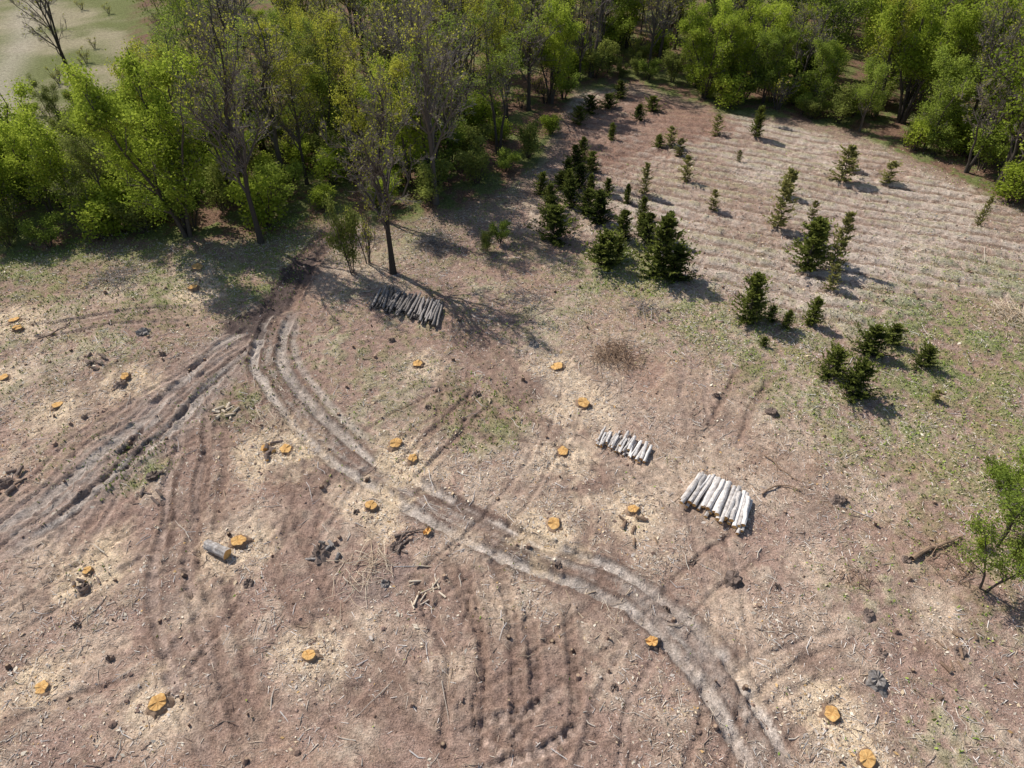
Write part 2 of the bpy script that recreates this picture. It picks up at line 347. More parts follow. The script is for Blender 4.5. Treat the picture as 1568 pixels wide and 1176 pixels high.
for u, v, r in [(370,815,2.0),(855,680,2.1),(245,1100,1.8),(1060,720,2.8),(1150,745,1.5),(900,635,1.6),(770,925,1.3),(700,830,1.0),(70,860,1.5),(1125,940,1.3),(1240,950,1.2),(640,570,1.2),(810,715,1.0),(1010,760,1.2),(470,1020,1.4),(1440,960,1.2),(300,930,1.2),(1250,870,1.5),(1340,760,1.5),(700,1030,1.0),(560,960,1.2),(1180,1040,1.3),(20,940,1.4),(140,1000,1.2),(40,560,1.6),(540,760,1.2),(920,780,1.1),(1210,680,1.6),(80,500,1.5),(180,440,1.6),(1440,930,1.3),(860,590,1.3)]:
    sawdust(u, v, r, .62, (.63, .49, .36))
col = np.clip(col, .02, .85)
def samp(A, x, y):
    i = np.clip(np.searchsorted(xs, x)-1, 0, len(xs)-2); j = np.clip(np.searchsorted(ys, y)-1, 0, len(ys)-2)
    tx_ = (x-xs[i])/(xs[i+1]-xs[i]); ty_ = (y-ys[j])/(ys[j+1]-ys[j]); A = A.reshape(X.shape)
    return (A[j, i]*(1-tx_)+A[j, i+1]*tx_)*(1-ty_) + (A[j+1, i]*(1-tx_)+A[j+1, i+1]*tx_)*ty_
def hgt(x, y): return float(samp(Z, np.array([x], float), np.array([y], float))[0])

m, nt, out = new_mat('clearing_soil')
ca = N(nt, 'ShaderNodeAttribute', attribute_name='col'); ch = N(nt, 'ShaderNodeAttribute', attribute_name='tint')
tc = N(nt, 'ShaderNodeTexCoord'); vec = tc.outputs['Object']
n1 = noise(nt, 2.6, 4, .85, vec); n2 = noise(nt, 11, 2, .9, vec)
k1 = maprange(nt, n1, .3, .7, .62, 1.36); k2 = maprange(nt, n2, .25, .75, .48, 1.55)
kk = mth(nt, 'MULTIPLY', k1, k2)
vm = N(nt, 'ShaderNodeVectorMath'); vm.operation = 'SCALE'; nt.links.new(ca.outputs['Color'], vm.inputs[0]); nt.links.new(kk, vm.inputs['Scale'])
def fleck(rot, scl, thr):
    mp = N(nt, 'ShaderNodeMapping'); mp.inputs['Rotation'].default_value = (0, 0, rot); mp.inputs['Scale'].default_value = (scl*.22, scl, 1)
    nt.links.new(vec, mp.inputs['Vector']); nn = noise(nt, 1.0, 1, .8, mp.outputs[0])
    return maprange(nt, nn, thr, thr+.05, 0, 1)
fl = mth(nt, 'MAXIMUM', fleck(.5, 17, .65), fleck(2.1, 19, .65))
fm = mth(nt, 'MULTIPLY', fl, mth(nt, 'MULTIPLY', ch.outputs['Fac'], .85), clamp=True)
c1 = mixc(nt, fm, vm.outputs[0], (.72, .63, .53))
diffuse(nt, out, c1, bump(nt, n2, .9, .10))
M_ground = m
ny, nx = X.shape; idx = np.arange(ny*nx).reshape(ny, nx)
FQ = np.stack([idx[:-1, :-1], idx[:-1, 1:], idx[1:, 1:], idx[1:, :-1]], -1).reshape(-1, 4)
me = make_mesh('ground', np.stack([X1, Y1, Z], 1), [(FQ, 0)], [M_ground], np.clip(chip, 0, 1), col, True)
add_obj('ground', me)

# ------------------------------------------------------------ trees
def grow(rs, P, R, Lp, m, t0, t1, lfac, ang, up, k, rmin, tap=True, wig=.08, rfac=.6):
    B = len(P); kp = P.shape[1]; I = np.repeat(np.arange(B), m); n = len(I)
    t = rs.uniform(t0, t1, n); q = t*(kp-1); a = np.clip(q.astype(int), 0, kp-2); fr = (q-a)[:, None]
    p = P[I, a]*(1-fr) + P[I, a+1]*fr; r = R[I, a]*(1-fr[:, 0]) + R[I, a+1]*fr[:, 0]
    T = norm(P[I, a+1]-P[I, a]); rv = rs.normal(size=(n, 3)); pr = norm(rv - (rv*T).sum(1)[:, None]*T)
    an = np.radians(rs.normal(ang, ang*.2, n))[:, None]
    D = norm(T*np.cos(an) + pr*np.sin(an) + np.array([0, 0, up]))
    L = Lp[I]*lfac*rs.uniform(.6, 1.15, n)*((1.15-.75*t) if tap else 1)
    s = np.linspace(0, 1, k)[None, :, None]
    C = p[:, None] + D[:, None]*L[:, None, None]*s + np.array([0, 0, 1.])*(up*.5*L)[:, None, None]*s**2 + rs.normal(size=(n, k, 3))*(L*wig)[:, None, None]*s
    r0 = np.maximum(r*rfac, rmin); RR = r0[:, None]*np.linspace(1, .35, k)[None]; RR = np.maximum(RR, rmin*.7)
    return C, RR, L, I
def make_tree(name, h, seed, tr=.2, limbs=14, first=.3, spread=.36, ang=48, up=.25, m2=6, m3=5, m4=3, leaves=8000, ls=.13, leaf=None, bark=None, stems=1, splay=.12, jit=.2, rmin=.013, last_t=.97):
    rs = np.random.default_rng(seed); k = 9; s = np.linspace(0, 1, k)
    P = np.zeros((stems, k, 3)); R = np.zeros((stems, k))
    for i in range(stems):
        a = rs.uniform(0, 1.0) + i*6.28/stems; dr = np.array([math.cos(a), math.sin(a)])*splay*h*(rs.uniform(.6, 1.2) if stems > 1 else .35)
        P[i, :, 2] = s*h*rs.uniform(.82, 1); P[i, :, :2] = dr*(s**1.2)[:, None] + rs.normal(size=(k, 2))*.014*h*s[:, None] + (dr*.15/ max(splay*h, .1) if stems > 1 else 0)
        R[i] = tr*(1-.88*s)*(1 if stems == 1 else .75) + .012; R[i, 0] *= 1.35
        P[i, 0, 2] = -.25
    Lp = np.full(stems, h)
    a1 = grow(rs, P, R, Lp, max(3, limbs//stems), first, last_t, spread, ang, up, 6, .03, rfac=.6)
    a2 = grow(rs, a1[0], a1[1], a1[2], m2, .2, 1, .5, 45, up*.6, 5, .018)
    a3 = grow(rs, a2[0], a2[1], a2[2], m3, .2, 1, .5, 42, up*.4, 4, rmin)
    A = Acc()
    V, Fq = tubes(P, R, 8); A.add(V, Fq, 0, .15)
    V, Fq = tubes(a1[0], a1[1], 5); A.add(V, Fq, 0, .3)
    V, Fq = tubes(a2[0], a2[1], 3); A.add(V, Fq, 0, .55)
    V, Fq = tubes(a3[0], a3[1], 3); A.add(V, Fq, 0, .85)
    last = a3; root2 = a3[3]
    if m4:
        a4 = grow(rs, a3[0], a3[1], a3[2], m4, .2, 1, .6, 40, up*.3, 2, rmin*.8)
        V, Fq = tubes(a4[0], a4[1], 3); A.add(V, Fq, 0, .95); last = a4; root2 = a3[3][a4[3]]
    if leaves:
        Q = last[0]; B = len(Q); w = rs.gamma(2.2, 1, len(a2[0]))[root2]; w = w/w.sum()
        b = rs.choice(B, leaves, p=w); t = rs.uniform(0.1, 1.15, leaves)[:, None]
        c = Q[b, 0]*(1-t) + Q[b, -1]*t + rs.normal(size=(leaves, 3))*jit
        nrm = norm(rs.normal(size=(leaves, 3)) + np.array([0, 0, .7])); rv = rs.normal(size=(leaves, 3)); U = norm(np.cross(nrm, rv)); W = np.cross(nrm, U)
        sz = (ls*rs.uniform(.5, 1.2, leaves))[:, None]
        V, Fq = quads(c, U*sz*.62, W*sz*.45)
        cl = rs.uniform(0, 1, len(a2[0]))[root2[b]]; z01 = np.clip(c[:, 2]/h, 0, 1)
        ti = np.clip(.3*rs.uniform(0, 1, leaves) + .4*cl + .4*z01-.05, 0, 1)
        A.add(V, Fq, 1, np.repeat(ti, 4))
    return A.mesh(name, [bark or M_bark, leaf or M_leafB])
def make_spruce(name, h, seed, w, whorls=22, br=8, mat=None, dens=11, droop=.18, fat=.36):
    rs = np.random.default_rng(seed); A = Acc(); s = np.linspace(0, 1, 6)
    P = np.zeros((1, 6, 3)); P[0, :, 2] = s*h; P[0, 0, 2] = -.1; P[0, 1:, :2] = rs.normal(size=(5, 2))*.02*h
    V, Fq = tubes(P, (.045*(1-.85*s)*h/4+.008)[None], 6); A.add(V, Fq, 0, .3)
    n = whorls*br; zz = np.repeat(.04+.94*(np.linspace(0, 1, whorls))**.95, br) + rs.normal(size=n)*.018; zz = np.clip(zz, .03, .985)
    th = rs.uniform(0, 6.28, n); prof = w*(1-zz)**.62*(.6+.4*sst(0, .15, zz)) + .06
    asym = 1 + .2*np.sin(th*2+rs.uniform(0, 6)) + .2*np.sin(th*3+zz*9+rs.uniform(0, 6))
    L = prof*rs.uniform(.5, 1.3, n)*asym; z0 = zz*h
    D = np.stack([np.cos(th), np.sin(th), np.full(n, .0)+.30+.6*zz+rs.normal(size=n)*.12], 1)
    S_ = np.linspace(0, 1, 4)[None, :, None]
    C = np.stack([0*z0, 0*z0, z0], 1)[:, None] + D[:, None]*L[:, None, None]*S_ + np.array([0, 0, -droop])*(L[:, None, None])*np.sin(S_*3.14*.8)
    V, Fq = tubes(C, np.maximum(.012*(1-S_[..., 0])*np.ones((n, 1)), .004), 3); A.add(V, Fq, 0, .3)
    I = np.repeat(np.arange(n), dens*2); k = len(I); t = rs.uniform(.12, 1.05, k); q = np.clip(t, 0, .999)*3; a = q.astype(int); fr = (q-a)[:, None]
    c = C[I, a]*(1-fr)+C[I, a+1]*fr; T = norm(C[I, a+1]-C[I, a]); side = norm(np.cross(T, np.array([0, 0, 1.])))*rs.choice([-1, 1], k)[:, None]
    U = norm(T*.8 + side*rs.uniform(.2, 1.1, k)[:, None] + rs.normal(size=(k, 3))*.35); W = norm(np.cross(U, rs.normal(size=(k, 3))*.6+np.array([0, 0, 1.])))
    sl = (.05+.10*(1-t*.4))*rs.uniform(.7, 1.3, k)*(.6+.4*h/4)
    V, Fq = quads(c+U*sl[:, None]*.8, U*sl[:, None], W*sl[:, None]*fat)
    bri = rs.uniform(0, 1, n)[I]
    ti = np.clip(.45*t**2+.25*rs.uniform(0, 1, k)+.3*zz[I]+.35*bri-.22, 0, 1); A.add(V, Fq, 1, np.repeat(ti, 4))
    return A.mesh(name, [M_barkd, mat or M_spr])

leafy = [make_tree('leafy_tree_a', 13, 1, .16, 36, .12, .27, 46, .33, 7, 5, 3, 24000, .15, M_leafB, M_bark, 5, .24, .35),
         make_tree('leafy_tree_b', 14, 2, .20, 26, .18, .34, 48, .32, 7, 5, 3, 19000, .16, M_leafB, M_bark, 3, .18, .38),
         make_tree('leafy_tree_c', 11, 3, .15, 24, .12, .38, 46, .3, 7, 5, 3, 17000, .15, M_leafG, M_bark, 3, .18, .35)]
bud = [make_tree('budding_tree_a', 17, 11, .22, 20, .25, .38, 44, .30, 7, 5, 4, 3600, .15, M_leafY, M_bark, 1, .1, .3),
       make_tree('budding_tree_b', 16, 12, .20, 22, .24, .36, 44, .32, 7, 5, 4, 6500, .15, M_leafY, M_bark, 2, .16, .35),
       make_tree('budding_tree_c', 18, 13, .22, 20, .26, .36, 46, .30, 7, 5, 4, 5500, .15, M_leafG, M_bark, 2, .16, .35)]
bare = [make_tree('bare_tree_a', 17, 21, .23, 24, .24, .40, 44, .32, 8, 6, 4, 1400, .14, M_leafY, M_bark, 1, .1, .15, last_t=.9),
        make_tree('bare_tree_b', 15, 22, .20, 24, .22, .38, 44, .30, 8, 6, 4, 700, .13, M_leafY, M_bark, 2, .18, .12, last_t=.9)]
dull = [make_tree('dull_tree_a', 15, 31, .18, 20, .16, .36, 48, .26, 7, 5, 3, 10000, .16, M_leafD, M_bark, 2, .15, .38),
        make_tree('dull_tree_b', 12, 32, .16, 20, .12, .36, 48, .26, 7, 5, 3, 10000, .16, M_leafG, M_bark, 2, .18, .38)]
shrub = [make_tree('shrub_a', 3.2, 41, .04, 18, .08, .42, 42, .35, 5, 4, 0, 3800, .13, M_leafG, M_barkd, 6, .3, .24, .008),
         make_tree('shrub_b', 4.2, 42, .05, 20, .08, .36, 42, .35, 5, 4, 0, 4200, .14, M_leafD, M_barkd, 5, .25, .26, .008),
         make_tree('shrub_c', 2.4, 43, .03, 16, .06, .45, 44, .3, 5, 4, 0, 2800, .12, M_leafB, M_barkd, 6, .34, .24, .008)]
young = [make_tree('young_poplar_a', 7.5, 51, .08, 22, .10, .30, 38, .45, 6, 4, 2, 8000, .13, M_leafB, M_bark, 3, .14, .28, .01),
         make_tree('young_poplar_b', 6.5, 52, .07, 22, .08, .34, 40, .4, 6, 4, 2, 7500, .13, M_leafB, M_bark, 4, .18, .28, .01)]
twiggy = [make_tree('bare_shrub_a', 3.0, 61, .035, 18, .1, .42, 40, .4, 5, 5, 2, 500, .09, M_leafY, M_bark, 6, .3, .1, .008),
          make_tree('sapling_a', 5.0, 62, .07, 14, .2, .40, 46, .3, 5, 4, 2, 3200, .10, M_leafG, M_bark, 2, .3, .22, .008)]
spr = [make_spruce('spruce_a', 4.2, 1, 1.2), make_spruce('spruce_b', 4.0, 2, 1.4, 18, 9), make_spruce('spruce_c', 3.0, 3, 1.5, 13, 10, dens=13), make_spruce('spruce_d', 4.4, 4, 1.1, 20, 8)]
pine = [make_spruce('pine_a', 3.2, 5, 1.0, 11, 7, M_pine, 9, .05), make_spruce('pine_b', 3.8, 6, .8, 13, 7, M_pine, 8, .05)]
def tops(L):
    o = []
    for me_ in L:
        a = np.empty(len(me_.vertices)*3, np.float32); me_.vertices.foreach_get('co', a); o.append(float(np.percentile(a.reshape(-1, 3)[:, 2], 99.8)))
    return o
HT = {id(L): tops(L) for L in (leafy, bud, bare, dull, shrub, young, twiggy, spr, pine)}
def T(name, L, u, v, vt=None, h=None, wide=1.0, idx=None, rot=None):
    x, y = g(u, v); i = rng.integers(len(L)) if idx is None else idx
    hh = h if h else top_h(u, v, vt); s = hh/HT[id(L)][i]
    return add_obj(name, L[i], (x, y, hgt(x, y)-.03), rng.uniform(0, 6.28) if rot is None else rot, (s*wide, s*wide, s))

T('leafy_tree', leafy, 288, 362, 85, wide=1.0, idx=0)
T('budding_tree', bare, 400, 372, 5, wide=.9, idx=0)
T('budding_tree', bare, 602, 418, 95, wide=1.0, idx=0)
T('bare_tree', bare, 668, 312, h=19, wide=.9, idx=0)
T('budding_tree', bud, 590, 340, h=14, wide=.9, idx=1)
T('bare_tree', bare, 128, 165, h=17, wide=.85, idx=1)
T('bare_tree', bare, 905, 118, h=20, idx=1)
T('leafy_tree', leafy, 1415, 228, 85, wide=1.15, idx=2)
T('leafy_tree', leafy, 1530, 285, -40, wide=1.1, idx=1)
T('leafy_tree', leafy, 1600, 330, -20, wide=1.1, idx=0)
T('leafy_tree', leafy, 1250, 170, 60, wide=1.1, idx=2)
T('young_tree', young, 80, 330, 180, wide=1.2, idx=0); T('young_tree', young, 30, 300, 120, wide=1.1, idx=1); T('young_tree', young, 195, 320, 180, wide=1.1, idx=1)
T('shrub', shrub, 540, 420, 300, wide=.5, idx=1); T('bare_shrub', twiggy, 565, 405, 310, wide=.6, idx=0)
T('sapling', twiggy, 1508, 902, h=4.6, wide=1.1, idx=1, rot=2.0); T('sapling', twiggy, 1530, 835, h=4.8, wide=1.3, idx=1, rot=.5); T('sapling', twiggy, 1545, 775, h=4.4, wide=1.3, idx=1, rot=4)
T('shrub', shrub, 1530, 750, h=1.8, wide=1.5, idx=0); T('shrub', shrub, 1500, 835, h=.9, idx=2); T('shrub', shrub, 1555, 860, h=2.2, wide=1.3, idx=1)
T('shrub', shrub, 745, 385, 350, idx=1); T('shrub', shrub, 765, 372, 340, idx=0)

SPR = [(850,368,314,1.2,2),(868,300,258,1,0),(880,262,222,1,1),(832,298,262,1.1,1),(905,300,266,1,0),(915,342,295,1.2,1),(928,408,354,1.3,2),(950,368,325,1.1,1),(990,374,325,1.1,1),(1008,425,330,.95,1),(1036,428,378,1.1,2),(985,335,298,1,0),(962,312,278,1,3),(935,215,188,1.2,0),(893,245,212,1,1),(873,318,275,1.1,1),(908,262,230,1.1,1),(930,300,270,1.1,0),(1018,372,326,1,0),(1235,412,335,1.1,1),(1250,390,335,1,0),(1140,492,417,1.0,1),(1155,484,445,1,0),(1205,503,472,1,1),(1240,497,455,1,0),(1178,492,464,1,2),(1330,540,494,1.1,2),(1365,525,495,1.1,2),(1412,560,525,1.15,2),(1268,575,532,1.1,2),(1305,605,552,1.1,2),(930,165,140,1.5,2),(950,150,124,1.5,1),(1157,212,166,.9,0),(1010,225,203,1.2,2),(885,190,165,1.2,2),(905,172,145,1.3,2),(1170,530,514,1.2,2),(1000,170,146,1.5,2),(845,335,300,1.3,1),(862,290,262,1.3,2),(900,330,290,1.2,2),(842,318,285,1.2,0),(890,290,255,1.2,1),(945,395,360,1.2,2),(978,360,325,1.1,1),(870,275,245,1.2,1),(920,325,290,1.1,0),(975,185,160,1.4,1)]
for u, v, vt, w_, i in SPR: T('spruce_tree', spr, u+rng.uniform(-3, 3), v, vt+rng.uniform(-2, 4), wide=w_*rng.uniform(1.0, 1.2), idx=i)
PIN = [(1188,352,262,.95,1),(1200,300,265,1.1,0),(1287,278,224,1.4,0),(1300,262,235,1.2,0),(1356,283,248,1.5,0),(1275,408,325,.9,1),(1270,443,405,1.1,0),(1090,322,290,1.1,0),(1048,278,238,1.2,0),(1130,248,230,1.3,0),(1498,345,298,.8,1),(1242,335,307,1.1,0),(985,300,252,1.0,1),(1430,612,596,1.5,0),(1040,238,210,1.4,0),(1095,208,175,1.3,0),(1025,225,195,1.5,0)]
for u, v, vt, w_, i in PIN: T('pine_sapling', pine, u, v, vt, wide=w_, idx=i)

forest = bpy.data.objects.new('forest', None); COL.objects.link(forest)
def pick(x, y, d):
    u = CX + x/(y*math.cos(PITCH)+H*math.sin(PITCH))*F
    r = rng.random()
    if u < 230: return (leafy, (7.5, 10)) if r < .3 else ((young, (7, 9.5)) if r < .9 else (dull, (8, 10)))
    if u < 560: return (bud, (12, 17)) if r < .42 else ((bare, (12, 17)) if r < .76 else ((leafy, (8, 11)) if r < .92 else (dull, (8, 12))))
    if u < 860: return (bud, (13, 18)) if r < .40 else ((bare, (13, 18)) if r < .76 else ((dull, (9, 13)) if r < .88 else (leafy, (8, 12))))
    if d < 8: return (dull, (6, 10)) if r < .5 else ((leafy, (7, 11)) if r < .7 else ((bare, (9, 13)) if r < .88 else (young, (6, 9))))
    if u < 1280: return (dull, (9, 14)) if r < .34 else ((bare, (13, 16)) if r < .68 else ((bud, (13, 16)) if r < .86 else (leafy, (8, 12))))
    return (leafy, (10, 15)) if r < .40 else ((dull, (10, 15)) if r < .68 else ((bare, (12, 16)) if r < .84 else (bud, (13, 17))))
def scatter(step, fn, ymax):
    for yy in np.arange(44, ymax, step):
        for xx in np.arange(-92, 98, step):
            x = xx + rng.uniform(-.45, .45)*step; y = yy + rng.uniform(-.45, .45)*step
            if abs(x) > (y*.743+20)*.748+8: continue
            if is_field(x, y) or is_field(x-3, y): continue
            fn(x, y)
cnt = [0]
def put(L, i, x, y, h, w_=1.0):
    cnt[0] += 1; s = h/HT[id(L)][i]
    add_obj('tree_%d' % cnt[0], L[i], (x, y, hgt(x, y)-.05), rng.uniform(0, 6.28), (s*w_, s*w_, s), forest)
def f_tree(x, y):
    e = float(edge_y(x))
    if y < e + (1.2 if x > 5 else 2.5): return
    if y > 105 and x < 0: return
    if math.hypot(x-g(530, 335)[0], y-g(530, 335)[1]) < 3: return
    L, (a, b) = pick(x, y, y-e)
    if x < -34 and y > 66: a, b = 6, 8
    put(L, rng.integers(len(L)), x, y, rng.uniform(a, b), rng.uniform(.95, 1.25))
scatter(5.4, f_tree, 128)
def f_shrub(x, y):
    e = float(edge_y(x))
    if y < e + rng.uniform(-.5, 1.5) or (y > 80 and x < 0) or rng.random() < .18: return
    if y > e + 18 and x > 0: return
    if math.hypot(x-g(520, 340)[0], y-g(520, 340)[1]) < 2.5: return
    r = rng.random(); L, n_ = (shrub, 3) if r < .82 else (twiggy, 1)
    put(L, rng.integers(n_), x, y, rng.uniform(1.8, 4.8), rng.uniform(1.1, 1.5))
scatter(3.4, f_shrub, 122)
for i in range(26):
    x = rng.uniform(-95, -50); y = rng.uniform(78, 130)
    if is_field(x+4, y): put(twiggy if i % 3 else shrub, 0, x, y, rng.uniform(1, 2.2), 1.4)

# ------------------------------------------------------------ stumps
def stump_mesh(name, r, h, seed, top, side, jag=0.0):
    rs = np.random.default_rng(seed); n = 24; th = np.arange(n)/n*2*np.pi; ph = rs.uniform(0, 6.28, 4)
    lob = 1 + .07*np.sin(2*th+ph[0]) + .07*np.sin(5*th+ph[1]) + rs.normal(size=n)*.03
    flare = 1 + .18*np.maximum(0, np.sin(4*th+ph[2])) + .08*np.sin(7*th+ph[3])
    st = (np.cos(th-ph[0]) > .35)*(-.07) + rs.normal(size=n)*(.008+jag)
    rings = [(1.6*flare, -.12+0*th), (1.22*flare, .03+0*th), (1.06+0*th, .45*h+0*th), (1.0+0*th, h+st), (.94+0*th, h+.01+st), (.5+0*th, h+.01+st*.9-jag)]
    V = []
    for rr, z in rings: V.append(np.stack([np.cos(th)*r*lob*rr, np.sin(th)*r*lob*rr, z], 1))
    V = np.vstack(V+[np.array([[0, 0, h+float(st.mean())-jag*1.5]])]); idx = np.arange(6*n).reshape(6, n); j = np.roll(idx, -1, 1)
    q = np.stack([idx[:-1], j[:-1], j[1:], idx[1:]], -1); c = np.stack([idx[5], j[5], np.full(n, 6*n)], -1)
    t = np.concatenate([np.repeat(rs.uniform(.3, .8, 1), 4*n), .2+.7*rs.uniform(0, 1, 2*n), [.5]])
    return make_mesh(name, V, [(q[:3].reshape(-1, 4), 0), (q[3:].reshape(-1, 4), 1), (c, 1)], [side, top], t)
for k, (u, v, r) in enumerate(STUMPS):
    x, y = g(u, v); me = stump_mesh('stump', r*.80, rng.uniform(.14, .28), 100+k, M_cut, M_stumpbark)
    o = add_obj('tree_stump', me, (x, y, hgt(x, y))); o.rotation_euler = (rng.normal(0, .05)+.03, rng.normal(0, .05), rng.uniform(0, 6.28))
for k, (u, v, r, ty_) in enumerate(OLD):
    x, y = g(u, v); me = stump_mesh('old_stump', r*.74, r*(.6 if ty_ != 1 else .5), 300+k, [M_darkwood, M_loggrey, M_cut][ty_], M_darkwood if ty_ != 1 else M_loggrey, jag=.04)
    o = add_obj('old_stump', me, (x, y, hgt(x, y)-.02)); o.rotation_euler = (rng.normal(0, .12), rng.normal(0, .12), rng.uniform(0, 6.28))

# ------------------------------------------------------------ logs
def log_part(A, p0, p1, r0, r1, rs, t=.5, n=10, k=5, bend=.02):
    p0 = np.array(p0, float); p1 = np.array(p1, float); s = np.linspace(0, 1, k)[:, None]; L = np.linalg.norm(p1-p0)
    P = p0*(1-s)+p1*s; P[1:-1] += rs.normal(size=(k-2, 3))*bend*L*.5
    R = r0*(1-s[:, 0])+r1*s[:, 0]; V, Fq = tubes(P[None], R[None], n)
    V = V.reshape(k, n, 3); V = P[:, None]+(V-P[:, None])*(1+rs.normal(size=(1, n, 1))*.06+rs.normal(size=(k, n, 1))*.04); V = V.reshape(-1, 3)
    caps = np.array([np.arange(n)[::-1], (k-1)*n+np.arange(n)]); Vc = V[caps.ravel()]
    A.add(V, [(Fq, 0)], t=np.clip(t+rs.normal()*.08, 0, 1)); A.add(Vc, [(np.arange(2*n).reshape(2, n), 1)], t=rs.uniform(.1, .9))
def log_stack(name, b0, b1, f0, f1, n, layers, r, mats, tl=(.5, 1), mess=.06, seed=0, z0=.0):
    rs = np.random.default_rng(seed); A = Acc(); b0, b1, f0, f1 = [np.array(g(*p)) for p in (b0, b1, f0, f1)]
    for ly in range(layers):
        for i in range(n - ly):
            t = (i+.5*ly+.5)/n; bp = b0*(1-t)+b1*t; fp = f0*(1-t)+f1*t
            e1 = rs.normal()*mess*1.6; dr = (fp-bp)/np.linalg.norm(fp-bp); bp = bp+dr*e1+rs.normal(size=2)*mess; fp = fp+dr*(e1+rs.normal()*mess)+rs.normal(size=2)*mess
            rr = r*rs.uniform(.7, 1.15); z = z0+r+ly*r*1.65; gz0 = hgt(*bp); gz1 = hgt(*fp)
            log_part(A, (*bp, gz0+z+rs.normal()*.02), (*fp, gz1+z+rs.normal()*.02), rr, rr*rs.uniform(.8, 1.1), rs, rs.uniform(*tl) * (1 if ly == layers-1 else .6))
    for q_ in (.2, .8):
        p = b0*(1-q_)+f0*q_; pp = b1*(1-q_)+f1*q_
        log_part(A, (*p, hgt(*p)+.04), (*pp, hgt(*pp)+.04), .06, .06, rs, .3)
    add_obj(name, A.mesh(name, mats, smooth=False))
log_stack('log_stack', (1068,728), (1155,768), (1037,770), (1142,818), 16, 2, .125, [M_logpale, M_cut], (.45, 1), .07, 1, .04)
log_stack('log_stack', (922,657), (999,690), (910,677), (991,711), 18, 2, .085, [M_logpale, M_cut], (.35, .95), .08, 2, .03)
log_stack('log_stack', (582,446), (680,468), (568,468), (670,499), 30, 3, .085, [M_loggrey, M_loggrey], (.2, 1), .12, 3, .03)
def chunks(name, u, v, n, spread, L, r, mats, seed, tl=(.3, .9)):
    rs = np.random.default_rng(seed); A = Acc(); x, y = g(u, v)
    for i in range(n):
        c = np.array([x, y])+rs.normal(size=2)*spread*.5; th = rs.uniform(0, 6.28); l = L*rs.uniform(.6, 1.2)/2; rr = r*rs.uniform(.5, 1.2); z = hgt(*c)+rr*.8+rs.uniform(0, rr)*(i % 3)*.5
        d = np.array([math.cos(th), math.sin(th), rs.normal()*.15])*l; p = np.array([*c, z])
        log_part(A, p-d, p+d, rr, rr*rs.uniform(.6, 1), rs, rs.uniform(*tl), n=7, k=4)
    add_obj(name, A.mesh(name, mats))
A = Acc(); p = g(318, 836); q_ = g(350, 852)
log_part(A, (*p, hgt(*p)+.28), (*q_, hgt(*q_)+.28), .25, .28, np.random.default_rng(5), .35, n=16, k=6); add_obj('cut_log', A.mesh('cut_log', [M_logpale, M_cut]))
chunks('cut_wood_pieces', 345, 632, 10, 1.0, .5, .11, [M_cutpale, M_cutpale], 1, (.4, 1))
chunks('cut_wood_pieces', 408, 697, 5, .9, .7, .17, [M_darkwood, M_cut], 2)
chunks('cut_wood_pieces', 967, 797, 8, 1.1, .55, .09, [M_stumpbark, M_cutpale], 3)
chunks('cut_wood_pieces', 150, 556, 8, 1.1, .55, .11, [M_darkwood, M_cutpale], 4)
chunks('cut_wood_pieces', 232, 752, 6, 1.3, .5, .09, [M_darkwood, M_cutpale], 5)
chunks('cut_wood_pieces', 492, 848, 5, .7, .5, .09, [M_loggrey, M_loggrey], 6)
chunks('cut_wood_pieces', 663, 905, 14, 1.1, .7, .05, [M_cutpale, M_cutpale], 7)
chunks('cut_wood_pieces', 1468, 998, 7, 1.1, .5, .09, [M_stumpbark, M_cutpale], 8)
chunks('cut_wood_pieces', 12, 748, 7, 1.2, .6, .12, [M_darkwood, M_cutpale], 9)
chunks('cut_wood_pieces', 135, 888, 4, .9, .45, .09, [M_darkwood, M_cut], 10)
chunks('cut_wood_pieces', 185, 590, 4, .7, .5, .1, [M_stumpbark, M_cut], 11)
chunks('cut_wood_pieces', 905, 925, 8, 1.2, .7, .03, [M_cutpale, M_cutpale], 13)
chunks('cut_wood_pieces', 605, 830, 4, .8, .5, .1, [M_darkwood, M_cutpale], 14)
def limb(name, pts, r, seed, mat=M_darkwood, side=6):
    rs = np.random.default_rng(seed); P = smooth_line([g(*p) for p in pts], 3); n = len(P); z = np.array([hgt(*p) for p in P])+r+rs.uniform(0, .12, n)
    P3 = np.column_stack([P, z]); P3[:, :2] += rs.normal(size=(n, 2))*.04
    A = Acc(); R = r*np.linspace(1, .4, n); V, Fq = tubes(P3[None], R[None], 8); A.add(V, Fq, 0, .6)
    C, RR, L, I = grow(rs, P3[None], R[None], np.array([np.linalg.norm(P3[-1]-P3[0])]), side, .2, .95, .3, 45, .1, 4, .015)
    V, Fq = tubes(C, RR, 4); A.add(V, Fq, 0, .6); add_obj(name, A.mesh(name, [mat, mat]))
limb('fallen_branch', [(1394,860),(1420,842),(1445,834),(1472,822)], .13, 1, M_stumpbark, 4)
limb('fallen_branch', [(1165,760),(1195,745),(1228,757)], .06, 2, M_stumpbark)
limb('fallen_branch', [(600,836),(625,815),(650,812)], .08, 3)
limb('fallen_branch', [(60,520),(100,500),(108,488)], .06, 4)
limb('fallen_branch', [(1170,700),(1205,728),(1232,740)], .04, 5, M_stumpbark)
limb('fallen_branch', [(1490,800),(1530,820),(1575,835)], .06, 6)
